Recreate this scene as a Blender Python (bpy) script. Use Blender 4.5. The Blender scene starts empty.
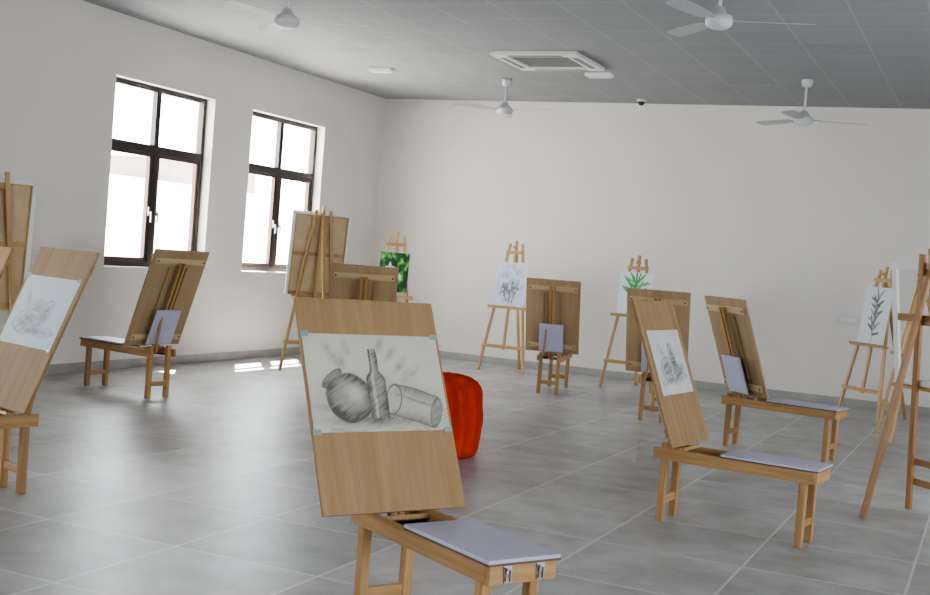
import bpy, bmesh, math, random
from mathutils import Vector, Matrix, noise
random.seed(4)
SC=bpy.context.scene; COL=SC.collection
try: SC.view_settings.look='AgX - Medium High Contrast'
except Exception: pass
# ------------------------------------------------------------------ camera
def make_camera():
    yaw,pitch,roll=math.radians(24.3),math.radians(2.0),math.radians(4.5)
    cam=bpy.data.cameras.new('Camera'); co=bpy.data.objects.new('Camera',cam); COL.objects.link(co)
    cam.sensor_width=36; cam.lens=45.68; cam.clip_end=200
    M=Matrix.Rotation(yaw,4,'Z')@Matrix.Rotation(math.pi/2-pitch,4,'X')@Matrix.Rotation(roll,4,'Z')
    M.translation=(0,0,1.5); co.matrix_world=M
    SC.camera=co
make_camera()
# ------------------------------------------------------------------ materials
def mat(name,col,rough=.6,metal=0,spec=.5):
    m=bpy.data.materials.new(name); m.use_nodes=True
    b=m.node_tree.nodes['Principled BSDF']
    b.inputs['Base Color'].default_value=(*col,1); b.inputs['Roughness'].default_value=rough
    b.inputs['Metallic'].default_value=metal; b.inputs['Specular IOR Level'].default_value=spec
    return m
def nodes(m): return m.node_tree.nodes,m.node_tree.links,m.node_tree.nodes['Principled BSDF']
def noisy(name,c1,c2,scale=(5,5,5),rough=.6,detail=5,bump=0,rnd=0.0,contrast=(.3,.7),dist=0,spec=.5):
    m=mat(name,c1,rough,0,spec); N,L,b=nodes(m)
    tc=N.new('ShaderNodeTexCoord'); mp=N.new('ShaderNodeMapping'); mp.inputs['Scale'].default_value=scale
    nz=N.new('ShaderNodeTexNoise'); nz.inputs['Scale'].default_value=1; nz.inputs['Detail'].default_value=detail; nz.inputs['Distortion'].default_value=dist
    L.new(tc.outputs['Object'],mp.inputs['Vector'])
    if rnd:
        oi=N.new('ShaderNodeObjectInfo'); vm=N.new('ShaderNodeVectorMath'); vm.operation='ADD'
        ml=N.new('ShaderNodeMath'); ml.operation='MULTIPLY'; ml.inputs[1].default_value=37
        L.new(oi.outputs['Random'],ml.inputs[0]); L.new(mp.outputs[0],vm.inputs[0]); L.new(ml.outputs[0],vm.inputs[1]); L.new(vm.outputs[0],nz.inputs['Vector'])
    else: L.new(mp.outputs[0],nz.inputs['Vector'])
    cr=N.new('ShaderNodeValToRGB'); e=cr.color_ramp.elements
    e[0].position=contrast[0]; e[1].position=contrast[1]; e[0].color=(*c1,1); e[1].color=(*c2,1)
    L.new(nz.outputs['Fac'],cr.inputs['Fac'])
    out=cr.outputs['Color']
    if rnd:
        hs=N.new('ShaderNodeHueSaturation'); mr=N.new('ShaderNodeMapRange')
        mr.inputs['To Min'].default_value=1-rnd; mr.inputs['To Max'].default_value=1+rnd
        L.new(oi.outputs['Random'],mr.inputs['Value']); L.new(mr.outputs[0],hs.inputs['Value']); L.new(out,hs.inputs['Color']); out=hs.outputs[0]
    L.new(out,b.inputs['Base Color'])
    if bump:
        bp=N.new('ShaderNodeBump'); bp.inputs['Strength'].default_value=bump; bp.inputs['Distance'].default_value=.01
        L.new(nz.outputs['Fac'],bp.inputs['Height']); L.new(bp.outputs[0],b.inputs['Normal'])
    return m
M_pine=noisy('pine_varnished',(.31,.175,.068),(.45,.270,.120),(45,45,2.2),.5,rnd=.15)
M_easel=noisy('easel_pine',(.38,.230,.095),(.52,.340,.155),(45,45,2.2),.5,rnd=.15)
M_easelred=noisy('easel_orange_pine',(.25,.12,.045),(.38,.205,.08),(45,45,2.2),.45,rnd=.12)
M_ply=noisy('board_plywood',(.25,.155,.073),(.375,.250,.130),(18,18,1.1),.65,rnd=.04,contrast=(.2,.8),detail=9,dist=.8,spec=.3)
M_plyd=noisy('board_back_plywood',(.31,.212,.120),(.45,.325,.195),(15,15,1.0),.65,rnd=.12,contrast=(.2,.8),detail=8,dist=.8,spec=.3)
M_batten=noisy('batten_pine',(.46,.33,.18),(.58,.44,.26),(40,40,2),.55)
M_lav=noisy('lavender_laminate',(.42,.42,.56),(.48,.48,.62),(3,3,3),.35)
M_edge=mat('laminate_edge',(.12,.07,.05),.5)
M_wall=noisy('wall_paint',(.74,.71,.67),(.77,.74,.70),(.7,.7,.7),.8)
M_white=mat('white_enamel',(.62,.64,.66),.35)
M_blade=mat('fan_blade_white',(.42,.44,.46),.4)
M_plastic=mat('white_plastic',(.8,.8,.8),.4)
M_plate=mat('socket_plastic',(.66,.665,.67),.4)
M_skirt=noisy('skirting_tile',(.33,.325,.31),(.40,.39,.375),(4,4,4),.4)
M_grille=mat('grille_grey',(.20,.20,.20),.5)
M_wfr=mat('window_frame_dark',(.018,.012,.011),.45)
M_wsash=mat('window_sash_brown',(.06,.028,.02),.45)
M_metal=mat('steel',(.35,.35,.36),.35,1)
M_dark=mat('dark_slot',(.02,.02,.02),.7)
M_canvas=noisy('canvas_back',(.50,.37,.22),(.60,.46,.29),(6,6,6),.8)
M_cface=mat('canvas_white',(.78,.78,.77),.8)
M_tape=mat('bluish_tape',(.22,.33,.35),.4)
M_red=noisy('red_velvet',(.52,.030,.014),(.72,.075,.032),(9,9,2.5),1.0,bump=.2,spec=.02)
M_ext=mat('pale_render',(.80,.78,.76),.9)
M_extp=mat('pinkish_parapet',(.15,.125,.12),.9)
M_extg=mat('pale_ground',(.7,.68,.64),.9)
# glass
M_glass=bpy.data.materials.new('window_glass'); M_glass.use_nodes=True
N=M_glass.node_tree.nodes; L=M_glass.node_tree.links; N.clear()
o=N.new('ShaderNodeOutputMaterial'); mx=N.new('ShaderNodeMixShader'); t=N.new('ShaderNodeBsdfTransparent'); g=N.new('ShaderNodeBsdfGlossy')
g.inputs['Roughness'].default_value=.05; mx.inputs[0].default_value=.04
L.new(t.outputs[0],mx.inputs[1]); L.new(g.outputs[0],mx.inputs[2]); L.new(mx.outputs[0],o.inputs['Surface'])
def tiled(name,c1,c2,cm,size,mortar,rough,nscale,spec=.5,var=.1):
    m=mat(name,c1,rough,0,spec); N,L,b=nodes(m)
    tc=N.new('ShaderNodeTexCoord'); mp=N.new('ShaderNodeMapping'); mp.inputs['Location'].default_value=(40.3,40.2,.371)
    L.new(tc.outputs['Object'],mp.inputs['Vector'])
    sx=N.new('ShaderNodeSeparateXYZ'); L.new(mp.outputs[0],sx.inputs[0])
    def M(op,a,b2=None,c=None):
        n=N.new('ShaderNodeMath'); n.operation=op
        for i,q in enumerate((a,b2,c)):
            if q is None: continue
            if isinstance(q,(int,float)): n.inputs[i].default_value=q
            else: L.new(q,n.inputs[i])
        return n.outputs[0]
    def edge(s):
        d=M('DIVIDE',s,size); fr=M('FRACT',d); fl=M('FLOOR',d)
        e=M('MINIMUM',fr,M('SUBTRACT',1.0,fr)); return e,fl
    ex,fx=edge(sx.outputs[0]); ey,fy=edge(sx.outputs[1]); e=M('MINIMUM',ex,ey)
    mrE=N.new('ShaderNodeMapRange'); mrE.inputs['From Min'].default_value=mortar*.35/size; mrE.inputs['From Max'].default_value=mortar/size
    mrE.inputs['To Min'].default_value=1; mrE.inputs['To Max'].default_value=0; L.new(e,mrE.inputs['Value'])
    cb=N.new('ShaderNodeCombineXYZ'); L.new(fx,cb.inputs[0]); L.new(fy,cb.inputs[1])
    wn=N.new('ShaderNodeTexWhiteNoise'); wn.noise_dimensions='2D'; L.new(cb.outputs[0],wn.inputs['Vector'])
    mc=N.new('ShaderNodeMixRGB'); mc.inputs[1].default_value=(*c1,1); mc.inputs[2].default_value=(*c2,1); L.new(wn.outputs['Value'],mc.inputs[0])
    nz=N.new('ShaderNodeTexNoise'); nz.inputs['Scale'].default_value=nscale; nz.inputs['Detail'].default_value=6; nz.inputs['Roughness'].default_value=.65
    ad=N.new('ShaderNodeVectorMath'); ad.operation='ADD'; ms=N.new('ShaderNodeVectorMath'); ms.operation='SCALE'; ms.inputs['Scale'].default_value=5
    L.new(wn.outputs['Color'],ms.inputs[0]); L.new(mp.outputs[0],ad.inputs[0]); L.new(ms.outputs[0],ad.inputs[1]); L.new(ad.outputs[0],nz.inputs['Vector'])
    mr=N.new('ShaderNodeMapRange'); mr.inputs['From Min'].default_value=.32; mr.inputs['From Max'].default_value=.68
    mr.inputs['To Min'].default_value=1-var; mr.inputs['To Max'].default_value=1+var
    L.new(nz.outputs['Fac'],mr.inputs['Value'])
    mm=N.new('ShaderNodeMixRGB'); mm.blend_type='MULTIPLY'; mm.inputs[0].default_value=1
    L.new(mc.outputs[0],mm.inputs[1]); L.new(mr.outputs[0],mm.inputs[2])
    mj=N.new('ShaderNodeMixRGB'); mj.inputs[2].default_value=(*cm,1); L.new(mrE.outputs[0],mj.inputs[0]); L.new(mm.outputs[0],mj.inputs[1])
    L.new(mj.outputs[0],b.inputs['Base Color'])
    return m
M_floor=tiled('floor_tiles',(.33,.33,.328),(.43,.43,.425),(.58,.58,.565),.8,.010,.38,3.2,.45,.24)
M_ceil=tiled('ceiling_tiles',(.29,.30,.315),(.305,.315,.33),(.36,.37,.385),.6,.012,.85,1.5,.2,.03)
def attr_mat():
    m=mat('drawn_paper',(.6,.6,.6),.8); N,L,b=nodes(m)
    a=N.new('ShaderNodeAttribute'); a.attribute_name='ink'; L.new(a.outputs['Color'],b.inputs['Base Color']); return m
M_draw=attr_mat()
# ------------------------------------------------------------------ mesh helpers
def link(ob,parent=None,M=None):
    COL.objects.link(ob)
    if parent: ob.parent=parent
    if M is not None: ob.matrix_local=M
    return ob
def finish(name,bm,m,parent=None,M=None,smooth=False):
    me=bpy.data.meshes.new(name); bmesh.ops.recalc_face_normals(bm,faces=bm.faces[:]); bm.to_mesh(me); bm.free()
    ms=m if isinstance(m,(list,tuple)) else [m]
    for q in ms: me.materials.append(q)
    if smooth:
        for p in me.polygons: p.use_smooth=True
    return link(bpy.data.objects.new(name,me),parent,M)
def addbox(bm,c,s,bev=0,R=None):
    r=bmesh.ops.create_cube(bm,size=1); vs=r['verts']
    bmesh.ops.scale(bm,vec=s,verts=vs)
    if bev:
        es=list({e for v in vs for e in v.link_edges})
        rb=bmesh.ops.bevel(bm,geom=es,offset=bev,segments=2,affect='EDGES',profile=.5)
        vs=list({v for f in rb['faces'] for v in f.verts}|{v for v in vs if v.is_valid})
    if R is not None: bmesh.ops.transform(bm,matrix=R,verts=vs)
    bmesh.ops.translate(bm,vec=c,verts=vs)
    return vs
def box(name,c,s,m,parent=None,bev=.004,M=None):
    bm=bmesh.new(); addbox(bm,(0,0,0),s,bev)
    T=Matrix.Translation(c)
    return finish(name,bm,m,parent,(M@T) if M is not None else T)
def beam(name,p0,p1,w,h,m,parent,side=(0,1,0),bev=.004):
    p0=Vector(p0);p1=Vector(p1); z=(p1-p0); Ln=z.length; z.normalize(); x=Vector(side); x=(x-z*x.dot(z)).normalized(); y=z.cross(x)
    M=Matrix(((x.x,y.x,z.x,0),(x.y,y.y,z.y,0),(x.z,y.z,z.z,0),(0,0,0,1))); M.translation=(p0+p1)/2
    bm=bmesh.new(); addbox(bm,(0,0,0),(w,h,Ln),bev)
    return finish(name,bm,m,parent,M)
def addcyl(bm,c,r,h,seg=24,r2=None,R=None):
    q=bmesh.ops.create_cone(bm,cap_ends=True,segments=seg,radius1=r,radius2=r if r2 is None else r2,depth=h)
    if R is not None: bmesh.ops.transform(bm,matrix=R,verts=q['verts'])
    bmesh.ops.translate(bm,vec=c,verts=q['verts'])
def empty(name,loc,ang,label,cat,group=None):
    e=bpy.data.objects.new(name,None); e.empty_display_size=.2; COL.objects.link(e)
    e.location=loc; e.rotation_euler=(0,0,math.radians(ang)); tag(e,label,cat,group); return e
def tag(e,label,cat,group=None):
    e['label']=label; e['category']=cat
    if group: e['group']=group
def lathe(bm,prof,seg=32,fn=None):
    rings=[]
    for (r,z) in prof:
        ring=[]
        for i in range(seg):
            a=2*math.pi*i/seg; rr,zz=(r,z) if fn is None else fn(r,z,a)
            ring.append(bm.verts.new((rr*math.cos(a),rr*math.sin(a),zz)))
        rings.append(ring)
    for k in range(len(rings)-1):
        for i in range(seg):
            j=(i+1)%seg; bm.faces.new((rings[k][i],rings[k][j],rings[k+1][j],rings[k+1][i]))
    bm.faces.new(rings[0][::-1]); bm.faces.new(rings[-1])
# ------------------------------------------------------------------ drawings
def sm(a,b,x):
    t=max(0,min(1,(x-a)/(b-a))); return t*t*(3-2*t)
def ell(x,y,cx,cy,rx,ry,rot=0):
    dx,dy=x-cx,y-cy; c,s=math.cos(rot),math.sin(rot); X=dx*c+dy*s; Y=-dx*s+dy*c
    return math.sqrt((X/rx)**2+(Y/ry)**2),X,Y
def nz(x,y,s,o=0): return noise.noise(Vector((x*s,y*s,o)))
def seg(x,y,x0,y0,x1,y1):
    dx,dy=x1-x0,y1-y0; t=max(0,min(1,((x-x0)*dx+(y-y0)*dy)/(dx*dx+dy*dy))); return math.hypot(x-x0-t*dx,y-y0-t*dy)
def shade(c,t,col=(.02,.02,.022)): return tuple(a*(1-t)+b*t for a,b in zip(c,col))
P0=(.54,.52,.455)
def still(u,v):
    x,y=u*1.5,v; x=(x-.72)/1.10+.70; y=(y-.4)/1.08+.40
    x+=.012*nz(x,y,6,3); y+=.012*nz(x,y,6,8); d=0.0
    st=noise.noise(Vector(((x+y*.6)*7,(y-x*.6)*38,2))); st2=noise.noise(Vector(((x-y)*34,(x+y)*6,6)))
    h=.90+.20*nz(x,y,5,9)+.24*st+.16*st2
    d=.16*max(0,nz(x,y,2.2,7)+.3)
    e,_,_=ell(x,y,.75,.30,.85,.34); d=max(d,.22*(1-sm(.5,1.1,e))*(.8+.8*nz(x,y,5,4)))
    e,_,_=ell(x,y,.72,.14,.68,.09); d=max(d,.72*(1-sm(.0,1.35,e))*h)
    e,_,_=ell(x,y,.18,.26,.14,.06); d=max(d,.36*(1-sm(.2,1.3,e))*h)
    for (cx,cy,a) in ((.33,.72,.5),(.28,.80,.4),(.45,.84,.3),(.40,.70,.2),(.90,.78,-.7),(.98,.66,-.7),(1.02,.55,-.6),(.80,.86,-.4),(1.1,.6,-.9)):
        e,_,_=ell(x,y,cx,cy,.05,.13,a); d=max(d,.36*(1-sm(.0,1.4,e))*(.8+.5*st+.4*nz(x,y,12)))
    for k in range(5):
        d=max(d,.34*(1-sm(0,.02,abs((y-.10)-(x-1.15-.07*k)*.55)))*(1 if 1.0<x<1.45 and y<.34 else 0))
    for k in range(6):
        d=max(d,.32*(1-sm(0,.014,abs(y-.02-.015*k-.03*math.sin(x*5+k))))*(1 if .2<x<1.3 else 0))
    # pot
    e,X,Y=ell(x,y,.43,.345,.22,.225)
    if e<1:
        sh=.54+.30*sm(.35,1.0,e)+.18*sm(.0,.2,-Y)-.44*(1-sm(0,1,math.hypot(X-.06,Y-.05)/.15))
        d=max(.12,min(.86,sh*h))
    d=max(d,.70*(1-sm(.0,.09,abs(e-1))))
    e,X,Y=ell(x,y,.28,.53,.12,.05,.75); d=max(d,(.70*h if e<1 else 0),.8*(1-sm(0,.18,abs(e-1))))
    # bottle
    cx=.71; w=.09 if y<.52 else (.09-.052*sm(.52,.62,y))
    if .15<y<.82:
        q=abs(x-cx)/w
        if q<1:
            d=(.62+.30*q*q)*h; d=max(d,.85*(1-sm(0,.014,abs(y-.77)))); d-=.38*(1-sm(0,.28,abs((x-cx)/w+.3)))
        d=max(d,.84*(1-sm(.0,.20,abs(q-1))))
    # tumbler on its side
    c,s=math.cos(-.30),math.sin(-.30); X=(x-1.08)*c+(y-.27)*s; Y=-(x-1.08)*s+(y-.27)*c
    if abs(X)<.22 and abs(Y)<.15:
        d=(.22+.46*(abs(Y)/.15)**2)*h+.25*(1-sm(0,.02,abs(Y-.05)))
    if abs(X)<.22: d=max(d,.78*(1-sm(0,.02,abs(abs(Y)-.15))))
    e,_,_=ell(X,Y,-.22,0,.075,.15); d=max(d,(.26*h if e<1 else 0),.8*(1-sm(0,.18,abs(e-1))))
    e,_,_=ell(X,Y,.22,0,.055,.14); d=max(d,(.66*h if e<1 else 0),.78*(1-sm(0,.18,abs(e-1))))
    return shade(P0,max(0,min(.90,d*1.0)))
def faint(u,v):
    d=0
    for (cx,cy,rx,ry,a,k) in ((.35,.35,.24,.16,.2,.38),(.62,.45,.10,.22,-.2,.42),(.55,.22,.36,.08,0,.4),(.25,.6,.05,.2,.5,.25),(.45,.55,.12,.12,.5,.3)):
        e,_,_=ell(u,v,cx,cy,rx,ry,a); d=max(d,k*(1-sm(.2,1.15,e))*(.9+.8*nz(u,v,16)),k*1.1*(1-sm(0,.08,abs(e-1))))
    return shade((.60,.67,.70),min(.8,max(0,d)))
def darkob(u,v):
    st=nz(u+v,v*4-u,9); d=.10*max(0,nz(u,v,4)+.3)
    for (cx,cy,rx,ry,a,k) in ((.36,.40,.20,.17,.3,.62),(.60,.52,.09,.26,.15,.75),(.72,.34,.17,.10,.5,.6),(.50,.22,.40,.07,.1,.5),(.30,.66,.05,.14,.6,.35)):
        e,_,_=ell(u,v,cx,cy,rx,ry,a); d=max(d,k*(1-sm(.4,1.15,e))*(.85+.7*st),k*1.2*(1-sm(0,.10,abs(e-1))))
    return shade((.54,.55,.54),min(.9,max(0,d)))
_r=random.Random(11); BR=[]
def _br(x,y,a,l,n):
    x1,y1=x+l*math.cos(a),y+l*math.sin(a); BR.append((x,y,x1,y1,.004+.0035*n))
    if n>0:
        for _ in range(3): _br(x+(x1-x)*_r.uniform(.5,1),y+(y1-y)*_r.uniform(.5,1),a+_r.uniform(-.95,.95),l*.66,n-1)
_br(.5,.08,1.6,.30,3); _br(.42,.12,2.1,.24,2); _br(.58,.10,1.1,.24,2)
def scrib(u,v):
    d=.34*sm(-.05,.4,nz(u,v,8)+.15)*(1-sm(.34,.58,math.hypot((u-.5)*1.1,v-.52)))
    for (x0,y0,x1,y1,w) in BR:
        if min(x0,x1)-.03<u<max(x0,x1)+.03 and min(y0,y1)-.03<v<max(y0,y1)+.03:
            d=max(d,.8*(1-sm(w,w+.014,seg(u,v,x0,y0,x1,y1))))
    return shade((.66,.70,.80),min(.8,d),(.06,.07,.11))
def leafplant(cols,stem,bg,n=9,w=.07,L0=.36,sw=.014,top=.75,base=.22):
    def fn(u,v):
        c=bg
        if abs(u-.5-.04*math.sin(v*6))<sw and .08<v<top: c=stem
        for i in range(n):
            a=math.radians(15+150*((i*0.618)%1)); by=base+(top-base-.02)*i/n; cx=.5+.5*L0*math.cos(a); cy=by+.5*L0*math.sin(a)*.7
            e,_,_=ell(u,v,cx,cy,L0*.5,w*.5,math.atan2(math.sin(a)*.7,math.cos(a)))
            if e<1: c=cols[i%len(cols)]
        return c
    return fn
green=leafplant([(.13,.42,.12),(.22,.52,.19),(.10,.34,.10)],(.16,.36,.12),(.80,.82,.86),18,.055,.46,.008,.80,.34)
darkp=leafplant([(.13,.14,.15),(.21,.22,.23),(.30,.31,.32)],(.12,.12,.13),(.70,.74,.74),24,.045,.28,.009,.86,.16)
def lush(u,v):
    k=nz(u,v,6)+.5*nz(u,v,15,3); c=(.008,.045,.014) if k<-.02 else ((.03,.15,.03) if k<.22 else ((.08,.30,.05) if k<.48 else (.26,.50,.13)))
    for (cx,cy,r) in ((.36,.60,.13),(.70,.44,.07)):
        if math.hypot(u-cx,v-cy)<r*(1+.35*math.sin(5*math.atan2(v-cy,u-cx))): c=(.66,.68,.58)
    if v<.08: c=(.45,.38,.28)
    return c
def sheet(name,w,h,nx,ny,fn,parent,M,th=.002):
    bm=bmesh.new(); lay=bm.verts.layers.float_color.new('ink'); g=[]
    for j in range(ny+1):
        row=[]
        for i in range(nx+1):
            u,v=i/nx,j/ny; q=bm.verts.new((0,(u-.5)*w,(v-.5)*h)); q[lay]=(*fn(u,v),1); row.append(q)
        g.append(row)
    for j in range(ny):
        for i in range(nx): bm.faces.new((g[j][i],g[j][i+1],g[j+1][i+1],g[j+1][i]))
    me=bpy.data.meshes.new(name); bm.to_mesh(me); bm.free(); me.materials.append(M_draw)
    return link(bpy.data.objects.new(name,me),parent,M)
# ------------------------------------------------------------------ room
X0,X1,Y0,Y1,H=-8.55,3.6,-3.2,15.5,3.74
def wall(name,axis,pos,out,a0,a1,opens,th=.25):
    bm=bmesh.new(); cuts=sorted({a0,a1}|{o[0] for o in opens}|{o[1] for o in opens})
    def piece(u0,u1,z0,z1):
        c=pos+out*th/2
        if axis=='X': addbox(bm,(c,(u0+u1)/2,(z0+z1)/2),(th,u1-u0,z1-z0))
        else: addbox(bm,((u0+u1)/2,c,(z0+z1)/2),(u1-u0,th,z1-z0))
    for u0,u1 in zip(cuts,cuts[1:]):
        op=[o for o in opens if o[0]<=u0+1e-6 and o[1]>=u1-1e-6]
        if op: piece(u0,u1,0,op[0][2]); piece(u0,u1,op[0][3],H)
        else: piece(u0,u1,0,H)
    ob=finish(name,bm,M_wall); ob['kind']='structure'; return ob
WL=[(9.70,11.40,1.10,3.10),(12.17,13.87,1.10,3.10)]
FILL_L=[(3.2,4.9,1.10,3.10)]  # unseen left window, added to let in more daylight
wall('wall_left','X',X0,-1,Y0,Y1,FILL_L+WL)
FILL_R=[(2.2,4.8,.9,2.3),(8.6,10.6,.9,2.2)]  # added out-of-view openings, fill light from the right
wall('wall_right','X',X1,1,Y0,Y1,FILL_R)
wall('wall_back','Y',Y1,1,X0-.25,X1+.25,[])
FILL_F=[(-4.0,-1.6,.9,2.1)]  # added opening behind the camera for fill light
wall('wall_front','Y',Y0,-1,X0-.25,X1+.25,FILL_F)
bm=bmesh.new(); addbox(bm,((X0+X1)/2,(Y0+Y1)/2,-.1),(X1-X0+.5,Y1-Y0+.5,.2)); f=finish('floor',bm,M_floor); f['kind']='structure'
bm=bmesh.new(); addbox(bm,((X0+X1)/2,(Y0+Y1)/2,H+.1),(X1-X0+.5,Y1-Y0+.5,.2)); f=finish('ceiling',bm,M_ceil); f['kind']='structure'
for n,c,s in (('baseboard_left',(X0+.008,(Y0+Y1)/2,.05),(.016,Y1-Y0,.1)),('baseboard_back',((X0+X1)/2,Y1-.008,.05),(X1-X0-.034,.016,.1)),('baseboard_right',(X1-.008,(Y0+Y1)/2,.05),(.016,Y1-Y0,.1))):
    b=box(n,c,s,M_skirt,None,.002); b['kind']='structure'
def window(idx,y0,y1,z0,z1,x):
    e=bpy.data.objects.new('window_%d'%idx,None); COL.objects.link(e); e.location=(x,(y0+y1)/2,z0); e['kind']='structure'
    W=y1-y0; Hh=z1-z0; t=.055; tr=Hh*.655; g=.002
    bm=bmesh.new()
    addbox(bm,(0,-W/2+t/2+g,Hh/2),(.07,t,Hh-2*g)); addbox(bm,(0,W/2-t/2-g,Hh/2),(.07,t,Hh-2*g))
    addbox(bm,(0,0,t/2+g),(.068,W-2*g,t)); addbox(bm,(0,0,Hh-t/2-g),(.068,W-2*g,t))
    addbox(bm,(0,0,tr),(.066,W-2*t,.085)); addbox(bm,(0,0,Hh/2),(.064,.075,Hh-2*t))
    finish('window_frame',bm,M_wfr,e)
    s=.045
    for sg in (-1,1):
        c0=sg*(.0375); c1=sg*(W/2-t-g); lo,hi=min(c0,c1),max(c0,c1); zb,zt=t+g,tr-.0425
        bm=bmesh.new()
        addbox(bm,(.0,lo+s/2,(zb+zt)/2),(.05,s,zt-zb)); addbox(bm,(.0,hi-s/2,(zb+zt)/2),(.05,s,zt-zb))
        addbox(bm,(.0,(lo+hi)/2,zb+s/2),(.048,hi-lo,s)); addbox(bm,(.0,(lo+hi)/2,zt-s/2),(.048,hi-lo,s))
        sa=finish('window_sash',bm,M_wsash,e)
        box('glass_pane',(0,(lo+hi)/2,(zb+zt)/2),(.005,hi-lo-.02,zt-zb-.02),M_glass,sa,0)
        box('glass_pane',(0,(lo+hi)/2,(tr+.0425+Hh-t)/2),(.005,hi-lo+.02,Hh-t-tr-.0425),M_glass,e,0)
        bm=bmesh.new(); addbox(bm,(.035,sg*.06,.62),(.02,.022,.10),.003); addbox(bm,(.06,sg*.06,.60),(.03,.018,.018),.003); addbox(bm,(.07,sg*.055,.56),(.015,.018,.12),.003)
        finish('window_handle',bm,M_metal,sa)
for i,o in enumerate(WL): window(i+1,*o,X0-.15)
for i,o in enumerate(FILL_L): window(i+3,*o,X0-.15)  # frame and glass for the added unseen opening
# ------------------------------------------------------------------ outside
b=box('ground_outside',(-30,10,-.35),(42,80,.1),M_extg,None,0); b['kind']='structure'
b=box('sun_blocker_1',(X0-.25-.42,10.65,3.32),(.84,2.3,.12),M_ext,None,0); b['kind']='structure'  # added unseen overhang, keeps direct sun out of the first window
b=box('sun_blocker_2',(X0-.25-.42,4.3,3.32),(.84,4.4,.12),M_ext,None,0); b['kind']='structure'  # added unseen overhang, blocks sun at the added left opening
e=empty('outbuilding',(-29,37,-.3),0,'pale low outbuilding with pinkish parapet seen through the window','building')
bm=bmesh.new(); addbox(bm,(0,0,1.8),(4,14,3.6)); finish('lower_storey',bm,M_ext,e)
bm=bmesh.new(); addbox(bm,(0,-.6,4.0),(3.9,5.2,.8)); addbox(bm,(0,-.6,4.43),(4.1,5.4,.06)); finish('parapet',bm,M_extp,e)
# ------------------------------------------------------------------ drawing bench
def bench(loc,ang,label,Lb=.93,latches=False,lean=21,twist=0,mlen=.84,zt=.455,bx=.125):
    r=empty('drawing_bench',(*loc,0),ang,label,'drawing bench','wooden drawing benches')
    LE=math.radians(lean)
    y=.12
    for sx,top in ((0.0,zt+.02),(Lb-.06,zt-.075)):
        for sy in (-1,1):
            beam('leg',(sx,sy*y*.86,0),(sx,sy*y*.86,top),.042,.042,M_pine,r)
        beam('stretcher',(sx,-y*.8,.13),(sx,y*.8,.13),.03,.045,M_pine,r,side=(1,0,0))
    for sy in (-1,1):
        beam('side_rail',(-.06,sy*(y+.012),zt-.045),(Lb,sy*(y+.012),zt-.045),.024,.07,M_pine,r)
    beam('end_rail',(Lb+.012,-y-.024,zt-.045),(Lb+.012,y+.024,zt-.045),.024,.07,M_pine,r,side=(1,0,0))
    box('trough',(.22,0,zt-.060),(.30,2*y-.002,.006),M_dark,r,.001)  # near-black plate, shade of the open recess put into its colour
    sp=box('seat_panel',((.36+Lb+.03)/2,0,zt+.002),(Lb+.03-.36,.31,.014),M_lav,r,.002)
    box('seat_edging',(0,0,-.010),(Lb+.03-.358,.312,.008),M_edge,sp,.001)
    T=Matrix.Rotation(math.radians(twist),3,'Z'); Yv=T@Vector((0,1,0))
    ml=T@Vector((-math.sin(LE),0,math.cos(LE))); mn=T@Vector((math.cos(LE),0,math.sin(LE)))
    b0=Vector((bx,0,.472))
    m0=b0-mn*.060-ml*.06; m1=b0-mn*.060+ml*mlen
    for sy in (-.022,.022):
        beam('mast',m0+Yv*sy,m1+Yv*sy,.026,.028,M_pine,r,side=Yv)
    beam('board_ledge',b0-ml*.018-mn*.02-Yv*.14,b0-ml*.018-mn*.02+Yv*.14,.04,.022,M_pine,r,side=mn)
    q0=b0-mn*.084+ml*.05
    beam('support_panel',q0,q0+ml*.34,.28,.014,M_lav,r,side=Yv)
    beam('prop',(-.03,.075,.43),m0+ml*.45+Yv*.055,.02,.026,M_pine,r,side=Yv)
    if latches:
        for sy in (-.07,.07):
            bm=bmesh.new(); addbox(bm,(0,0,0),(.004,.035,.03),.001); addbox(bm,(0,0,-.034),(.004,.028,.02),.001)
            addbox(bm,(.006,-.009,-.016),(.005,.004,.04),.001); addbox(bm,(.006,.009,-.016),(.005,.004,.04),.001); addbox(bm,(.008,0,.006),(.008,.022,.008),.001)
            addcyl(bm,(.004,.012,-.036),.003,.004,8,None,Matrix.Rotation(math.pi/2,4,'Y'))
            finish('latch',bm,M_metal,r,Matrix.Translation((Lb+.027,sy,zt-.03)))
    return r
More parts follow.
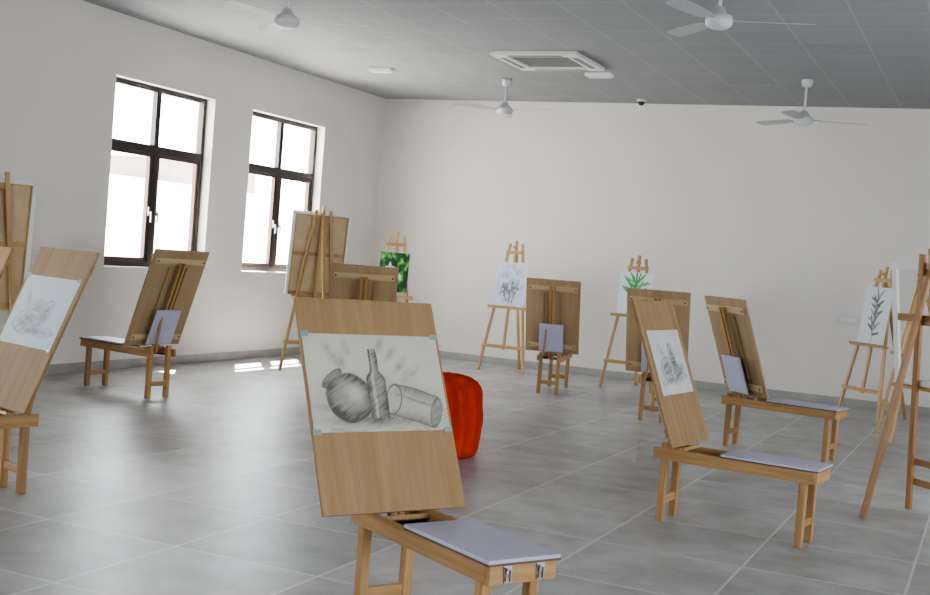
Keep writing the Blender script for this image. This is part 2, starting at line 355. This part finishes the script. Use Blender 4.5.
def board(loc,ang,label,paper=None,bw=.62,bl=.90,back=False,tape=True,cat='drawing board',lean=21,twist=0,bx=.125,m=None):
    a=math.radians(ang); th=.018
    fwd=Vector((math.cos(a),math.sin(a),0)); base=Vector((*loc,0))+fwd*bx+Vector((0,0,.478))
    M=Matrix.Translation(base)@Matrix.Rotation(a+math.radians(twist),4,'Z')@Matrix.Rotation(-math.radians(lean),4,'Y')
    bm=bmesh.new(); addbox(bm,(-th/2,0,bl/2),(th,bw,bl),.003)
    ob=finish('drawing_board',bm,m or (M_ply if not back else M_plyd),None,M); tag(ob,label,cat,'drawing boards')
    for z in (.09,bl-.10):
        beam('batten',(-th-.011,-bw/2+.03,z),(-th-.011,bw/2-.03,z),.055,.022,M_batten if back else M_pine,ob,side=(0,0,1))
    for yy in (-.10,.10): beam('batten',(-th-.007,yy,.16),(-th-.007,yy,bl-.16),.02,.014,M_pine,ob)
    for yy in (-bw/2+.05,bw/2-.05):
        for z in (.09,bl-.10):
            bm=bmesh.new(); addcyl(bm,(0,0,0),.008,.004,10,None,Matrix.Rotation(math.pi/2,4,'Y')); finish('screw',bm,M_dark,ob,Matrix.Translation((-th-.024,yy,z)))
    if paper:
        fn,pw,ph,z0,yo,nx,ny=paper
        p=sheet('drawing_paper',pw,ph,nx,ny,fn,ob,Matrix.Translation((.0025,yo,z0+ph/2)))
        if tape:
            for sy in (-1,1):
                for sz in (-1,1):
                    box('tape_strip',(.004,yo+sy*(pw/2-.012),z0+ph/2+sz*(ph/2-.002)),(.001,.036,.022),M_tape,ob,0,)
    return ob
specs=[
 ((-2.185,4.185),-31,'pine drawing bench with lavender seat and two steel latches','plywood board with taped pencil still life of jar and bottle',(still,.635,.41,.325,-.004,230,152),False,dict(lean=25,Lb=.87,mlen=.78,latches=True,zt=.487,bx=.112),dict(bw=.655,bl=.89),(.028,.016)),
 ((-4.92,4.96),-107,'pine drawing bench beside the window wall, board tilted far back','pale plywood board with faint pencil still life taped on it',(faint,.57,.42,.36,0,74,60),False,dict(lean=23),dict(bl=.96)),
 ((-6.87,8.60),169,'pine drawing bench near the first window, seat turned to wall','brown drawing board seen from its battened back near the window',None,True,{},dict(bl=.94)),
 ((-5.40,9.64),120,'pine drawing bench hidden behind another drawing board','dark drawing board with its battened back and screws showing',None,True,{},dict(bl=.93)),
 ((-4.62,12.72),102,'small pine drawing bench standing near the far wall','brown drawing board seen from behind, standing near the far wall',None,True,{},{}),
 ((-3.06,11.50),98,'pine drawing bench behind another bench, facing the far wall','wide brown drawing board back partly covered by another board',None,True,{},{}),
 ((-1.74,7.09),-7,'pine drawing bench with lavender seat seen side on','plywood board with dark pencil still life, seen edge on',(darkob,.50,.40,.31,0,66,60),False,dict(Lb=.90,mlen=.93),{}),
 ((-2.08,10.62),-12,'pine drawing bench with lavender prop panel beside its mast','brown drawing board turned on its bench, battened back showing',None,True,dict(twist=58,Lb=.95),{}),
 ((-6.42,5.88),-107,'pine drawing bench close to the window wall','brown plywood drawing board leaning back beside tall canvas',None,True,{},dict(m=M_easelred)),
]
for sp in specs:
    loc,ang,bl,dl,pp,bk,kw,bw=sp[:8]; off=sp[8] if len(sp)>8 else (0,0)
    bench((loc[0]+off[0],loc[1]+off[1]),ang,bl,**kw)
    k2={k:kw[k] for k in ('lean','twist') if k in kw}
    board(loc,ang,dl,pp,back=bk,tape=(pp is not None and pp[0] is not darkob),**k2,**bw)
# ------------------------------------------------------------------ studio easel
def easel(loc,ang,label,Ht=1.72,tray=.87,hw=.32,lean=.25,rear=.5,tw=.55,m=None,cw=.036,bars=(.34,)):
    m=m or M_easel
    r=empty('studio_easel',(*loc,0),ang,label,'easel','tall wooden studio easels')
    k=lean/Ht
    for sy in (-1,1): beam('leg',(0,sy*hw,0),(-k*Ht,sy*.085,Ht),cw,.028,m,r)
    beam('mast',(-k*.30,0,.30),(-k*(Ht+.04),0,Ht+.04),cw,.028,m,r)
    beam('rear_leg',(-k*(Ht-.14)-.03,0,Ht-.14),(-lean-rear,0,0),cw,.028,m,r)
    def wat(z): return hw+(.085-hw)*z/Ht
    for z in tuple(bars)+(Ht-.12,):
        w=wat(z)+.03; beam('crossbar',(-k*z+.022,-w,z),(-k*z+.022,w,z),.045,.018,m,r,side=(0,0,1))
    beam('tray',(-k*tray+.045,-tw/2,tray-.014),(-k*tray+.045,tw/2,tray-.014),.07,.022,m,r,side=(1,0,0))
    beam('tray_lip',(-k*tray+.074,-tw/2,tray+.002),(-k*tray+.074,tw/2,tray+.002),.012,.022,m,r,side=(1,0,0))
    zc=Ht-.05; box('canvas_clamp',(-k*zc+.03,0,zc),(.05,.05,.04),m,r)
    return r,k
def on_easel(loc,ang,k,tray,w,h,fn,label,nx=40,ny=50,canvas=False,cat='drawing',x=.024,openframe=False):
    a=math.radians(ang); d=math.atan(k)
    off=-k*tray+x; base=Vector((*loc,0))+Vector((math.cos(a),math.sin(a),0))*off+Vector((0,0,tray+.002))
    M=Matrix.Translation(base)@Matrix.Rotation(a,4,'Z')@Matrix.Rotation(-d,4,'Y')
    bm=bmesh.new()
    if openframe:
        t=.024; s=.045
        for sy in (-1,1): addbox(bm,(t/2,sy*(w/2-s/2),h/2),(t,s,h),.003)
        addbox(bm,(t/2,0,s/2),(t,w-2*s,s),.003); addbox(bm,(t/2,0,h-s/2),(t,w-2*s,s),.003)
        ob=finish('picture_frame',bm,M_cface,None,M)
        beam('strut',(t/2,-w/2+s,h*.55),(t/2,w/2-s,h*.55),.05,.018,M_easelred,ob,side=(0,0,1))
        beam('strut',(t/2,0,s),(t/2,0,h-s),.05,.016,M_easelred,ob)
    elif canvas:
        t=.022
        addbox(bm,(t/2,-w/2+.02,h/2),(t,.04,h)); addbox(bm,(t/2,w/2-.02,h/2),(t,.04,h)); addbox(bm,(t/2,0,.02),(t,w-.08,.04)); addbox(bm,(t/2,0,h-.02),(t,w-.08,.04)); addbox(bm,(t/2,0,h*.5),(t*.8,w-.08,.04))
        ob=finish('stretched_canvas',bm,M_easel,None,M)
        box('canvas_back',(t*.75,0,h/2),(.004,w-.06,h-.06),M_canvas,ob,0)
        bm=bmesh.new(); addbox(bm,(t+.003,0,h/2),(.004,w+.012,h+.012))
        for sy in (-1,1): addbox(bm,(t/2,sy*(w/2+.003),h/2),(t+.004,.008,h+.014)); addbox(bm,(-.002,sy*(w/2-.013),h/2),(.003,.028,h))
        addbox(bm,(t/2,0,h+.004),(t+.004,w+.014,.008)); addbox(bm,(-.002,0,h-.012),(.003,w,.026)); finish('canvas_face',bm,M_cface,ob)
    else:
        addbox(bm,(.005,0,h/2),(.01,w,h),.001); ob=finish('artwork_panel',bm,M_cface,None,M)
        sheet('artwork_sheet',w-.004,h-.004,nx,ny,fn,ob,Matrix.Translation((.0115,0,h/2)))
    tag(ob,label,cat); return ob
def E(loc,ang,el,art=None,**kw):
    r,k=easel(loc,ang,el,**kw); tr=kw.get('tray',.87)
    if art: on_easel(loc,ang,k,tr,*art[0],**art[1])
E((-5.93,14.45),-88,'tall pine easel against the far wall holding a sketch',((.44,.60,scrib,'grey branching pencil sketch on white paper on an easel'),dict(nx=80,ny=110)))
E((-4.12,14.15),-84,'tall pine easel by the far wall holding a plant painting',((.42,.54,green,'green leaf painting on white paper on an easel'),dict(nx=60,ny=76)),tray=.93,Ht=1.64)
E((-6.95,13.1),-72,'pine easel in the room corner holding a small painting',((.38,.55,lush,'small painting of dense green foliage with pale flowers'),dict(cat='painting',nx=50,ny=70)),tray=.93,Ht=1.70)
E((-7.35,11.90),138,'pine easel turned away beside the second window',((.69,.97,None,'large canvas seen from its bare wooden back'),dict(canvas=True,cat='canvas')),tray=.90,Ht=1.9)
E((-7.82,7.40),150,'pine easel beside the window wall, turned away',((.68,1.08,None,'tall canvas seen from its brown back near window'),dict(canvas=True,cat='canvas')),tray=.76,Ht=1.9)
E((-1.36,14.07),-130,'pine easel by the far wall holding a dark plant drawing',((.40,.66,darkp,'dark leafy plant drawing on pale green paper'),dict(nx=60,ny=90)),tray=.86)
E((-.95,12.6),-165,'bare slender pine easel standing with nothing on it',None,hw=.36,cw=.042)
E((-.25,8.50),45,'orange pine easel holding an open white frame',((.84,.84,None,'open white picture frame with wooden struts on an easel'),dict(openframe=True,cat='picture frame')),tray=.86,Ht=1.75,rear=.37,hw=.28,tw=.86,m=M_easelred,cw=.044,bars=(.20,.34,1.30))
# ------------------------------------------------------------------ pouf
bm=bmesh.new()
def fold(r,z,a):
    t=max(0,min(1,z/.63)); s=math.sin(math.pi*t)**.4 if 0<t<1 else 0
    g=abs(math.sin(a*9+.35*math.sin(z*14)))**.6-.6; q=abs(math.sin(z*math.pi/.20+a*.6))**.5-.6
    return r*(1+(.095*g+.025*q+.016*math.sin(a*31+z*12))*s), z+.018*g*s
prof=[(.29,0.0),(.325,.012),(.338,.04)]+[(.342+.012*math.sin(math.pi*k/28),.05+.41*k/28) for k in range(0,29)]+[(.340,.485),(.328,.52),(.305,.555),(.26,.585),(.20,.600),(.10,.60),(.03,.587)]
e=empty('pouf',(-3.80,8.02,0),20,'round red velvet pouf with gathered folds','pouf')
lathe(bm,prof,240,fold); finish('cover',bm,M_red,e,None,True)
bm=bmesh.new(); lathe(bm,[(.03,.583),(.035,.593),(.02,.601),(.005,.603)],20); finish('button',bm,M_red,e,None,True)
# ------------------------------------------------------------------ ceiling things
def fan(x,y,ang,label,dr=0):
    e=empty('ceiling_fan',(x,y,H),ang,label,'ceiling fan','white ceiling fans')
    bm=bmesh.new(); lathe(bm,[(.02,-.09),(.05,-.085),(.065,-.03),(.06,-.002)],24); finish('canopy',bm,M_white,e,None,True)
    bm=bmesh.new(); addcyl(bm,(0,0,-.19-dr/2),.013,.30+dr,14); finish('rod',bm,M_white,e,None,True)
    D=Matrix.Translation((0,0,-dr))
    bm=bmesh.new(); lathe(bm,[(.02,-.455),(.06,-.45),(.095,-.43),(.105,-.39),(.095,-.355),(.055,-.335),(.035,-.29),(.02,-.285)],32); finish('motor_housing',bm,M_white,e,D,True)
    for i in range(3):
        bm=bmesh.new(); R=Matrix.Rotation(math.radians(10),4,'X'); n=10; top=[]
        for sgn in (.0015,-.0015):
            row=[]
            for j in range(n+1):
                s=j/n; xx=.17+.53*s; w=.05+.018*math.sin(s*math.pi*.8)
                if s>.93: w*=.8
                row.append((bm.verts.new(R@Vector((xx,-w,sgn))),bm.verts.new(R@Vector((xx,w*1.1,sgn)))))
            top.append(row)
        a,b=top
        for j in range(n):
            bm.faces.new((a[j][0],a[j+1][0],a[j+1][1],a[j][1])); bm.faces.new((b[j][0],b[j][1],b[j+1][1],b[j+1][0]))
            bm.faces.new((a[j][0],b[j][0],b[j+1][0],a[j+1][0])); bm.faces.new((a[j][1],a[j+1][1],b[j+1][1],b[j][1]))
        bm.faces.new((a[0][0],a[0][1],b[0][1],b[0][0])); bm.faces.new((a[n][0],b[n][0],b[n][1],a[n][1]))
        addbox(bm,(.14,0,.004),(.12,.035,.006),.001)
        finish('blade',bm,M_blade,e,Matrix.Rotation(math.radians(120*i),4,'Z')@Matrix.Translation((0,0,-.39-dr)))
fan(-5.63,8.4,20,'white three blade ceiling fan on a short rod')
fan(-2.09,8.85,14,'white three blade ceiling fan on a short rod',-.06)
fan(-5.80,13.6,-10,'white three blade ceiling fan near the far wall')
fan(-2.13,13.4,24,'white three blade ceiling fan near the far wall',.06)
# air conditioner cassette
e=empty('air_conditioner',(-4.75,12.25,H-.043),0,'white square ceiling cassette air conditioner','air conditioner')
bm=bmesh.new()
for sx,sy,wx,wy in ((0,-1,1.0,.16),(0,1,1.0,.16),(-1,0,.16,.68),(1,0,.16,.68)): addbox(bm,(sx*.42,sy*.42,.02),(wx,wy,.04),.004)
finish('panel',bm,M_plastic,e)
bm=bmesh.new(); addbox(bm,(0,0,.034),(.68,.68,.010)); finish('intake',bm,M_dark,e)
bm=bmesh.new()
for i in range(9): addbox(bm,(0,-.30+i*.075,.018),(.66,.030,.008))
finish('grille',bm,M_grille,e)
for i in range(4):
    bm=bmesh.new(); addbox(bm,(0,.42,-.003),(.62,.06,.004),.001); finish('louver',bm,M_grille,e,Matrix.Rotation(math.pi/2*i,4,'Z'))
for x,y in ((-7.2,12.9),(-4.45,13.15)):
    e=empty('ceiling_light',(x,y,H),0,'small white rectangular ceiling light, switched off','ceiling light','small ceiling lights')
    box('housing',(0,0,-.02),(.32,.15,.04),M_plastic,e,.006); box('diffuser',(0,0,-.044),(.28,.11,.01),M_cface,e,.003)
e=empty('security_camera',(-4.5,15.1,H),0,'small dark dome security camera on the ceiling','security camera')
bm=bmesh.new(); lathe(bm,[(.045,-.035),(.06,-.03),(.065,-.002)],24); finish('mount',bm,M_plastic,e,None,True)
bm=bmesh.new(); lathe(bm,[(.008,-.085),(.03,-.075),(.045,-.05),(.048,-.034)],24); finish('dome',bm,M_dark,e,None,True)
def plate(x,z,w,n,label):
    e=empty('wall_socket',(x,Y1,z),0,label,'wall socket','wall sockets')
    box('cover_plate',(0,-.006,0),(w,.012,.11),M_plate,e,.003)
    for i in range(n): box('switch',((i-(n-1)/2)*.05,-.015,0),(.035,.008,.055),M_plastic,e,.002)
plate(-1.70,1.08,.30,4,'wide white switch and socket plate on wall')
plate(-7.85,1.23,.12,2,'small white socket plate on the far wall')
# ------------------------------------------------------------------ light
w=bpy.data.worlds.new('World'); SC.world=w; w.use_nodes=True
bg=w.node_tree.nodes['Background']; bg.inputs[0].default_value=(.91,.96,1,1); bg.inputs[1].default_value=20
def area(name,loc,rot,sx,sy,energy,col,portal=False):
    l=bpy.data.lights.new(name,'AREA'); l.shape='RECTANGLE'; l.size=sx; l.size_y=sy; l.energy=energy; l.color=col
    ob=bpy.data.objects.new(name,l); COL.objects.link(ob); ob.location=loc; ob.rotation_euler=rot
    if portal: l.cycles.is_portal=True
    return ob
hp=math.pi/2
for o in WL+FILL_L: area('window_portal',(X0-.27,(o[0]+o[1])/2,2.1),(0,-hp,0),2.0,1.7,1,(1,1,1),True)
for o in FILL_R: area('window_portal',(X1+.27,(o[0]+o[1])/2,(o[2]+o[3])/2),(0,hp,0),o[3]-o[2],o[1]-o[0],1,(1,1,1),True)  # sampling portals at the added right-hand openings
for o in FILL_F: area('window_portal',((o[0]+o[1])/2,Y0-.27,(o[2]+o[3])/2),(hp,0,0),o[1]-o[0],o[3]-o[2],1,(1,1,1),True)  # sampling portal at the added opening behind the camera
s=bpy.data.lights.new('sun','SUN'); s.energy=120; s.color=(1,.94,.85); s.angle=.01
so=bpy.data.objects.new('sun',s); COL.objects.link(so); so.rotation_euler=Vector((.60,-.84,-1.75)).to_track_quat('-Z','Y').to_euler()
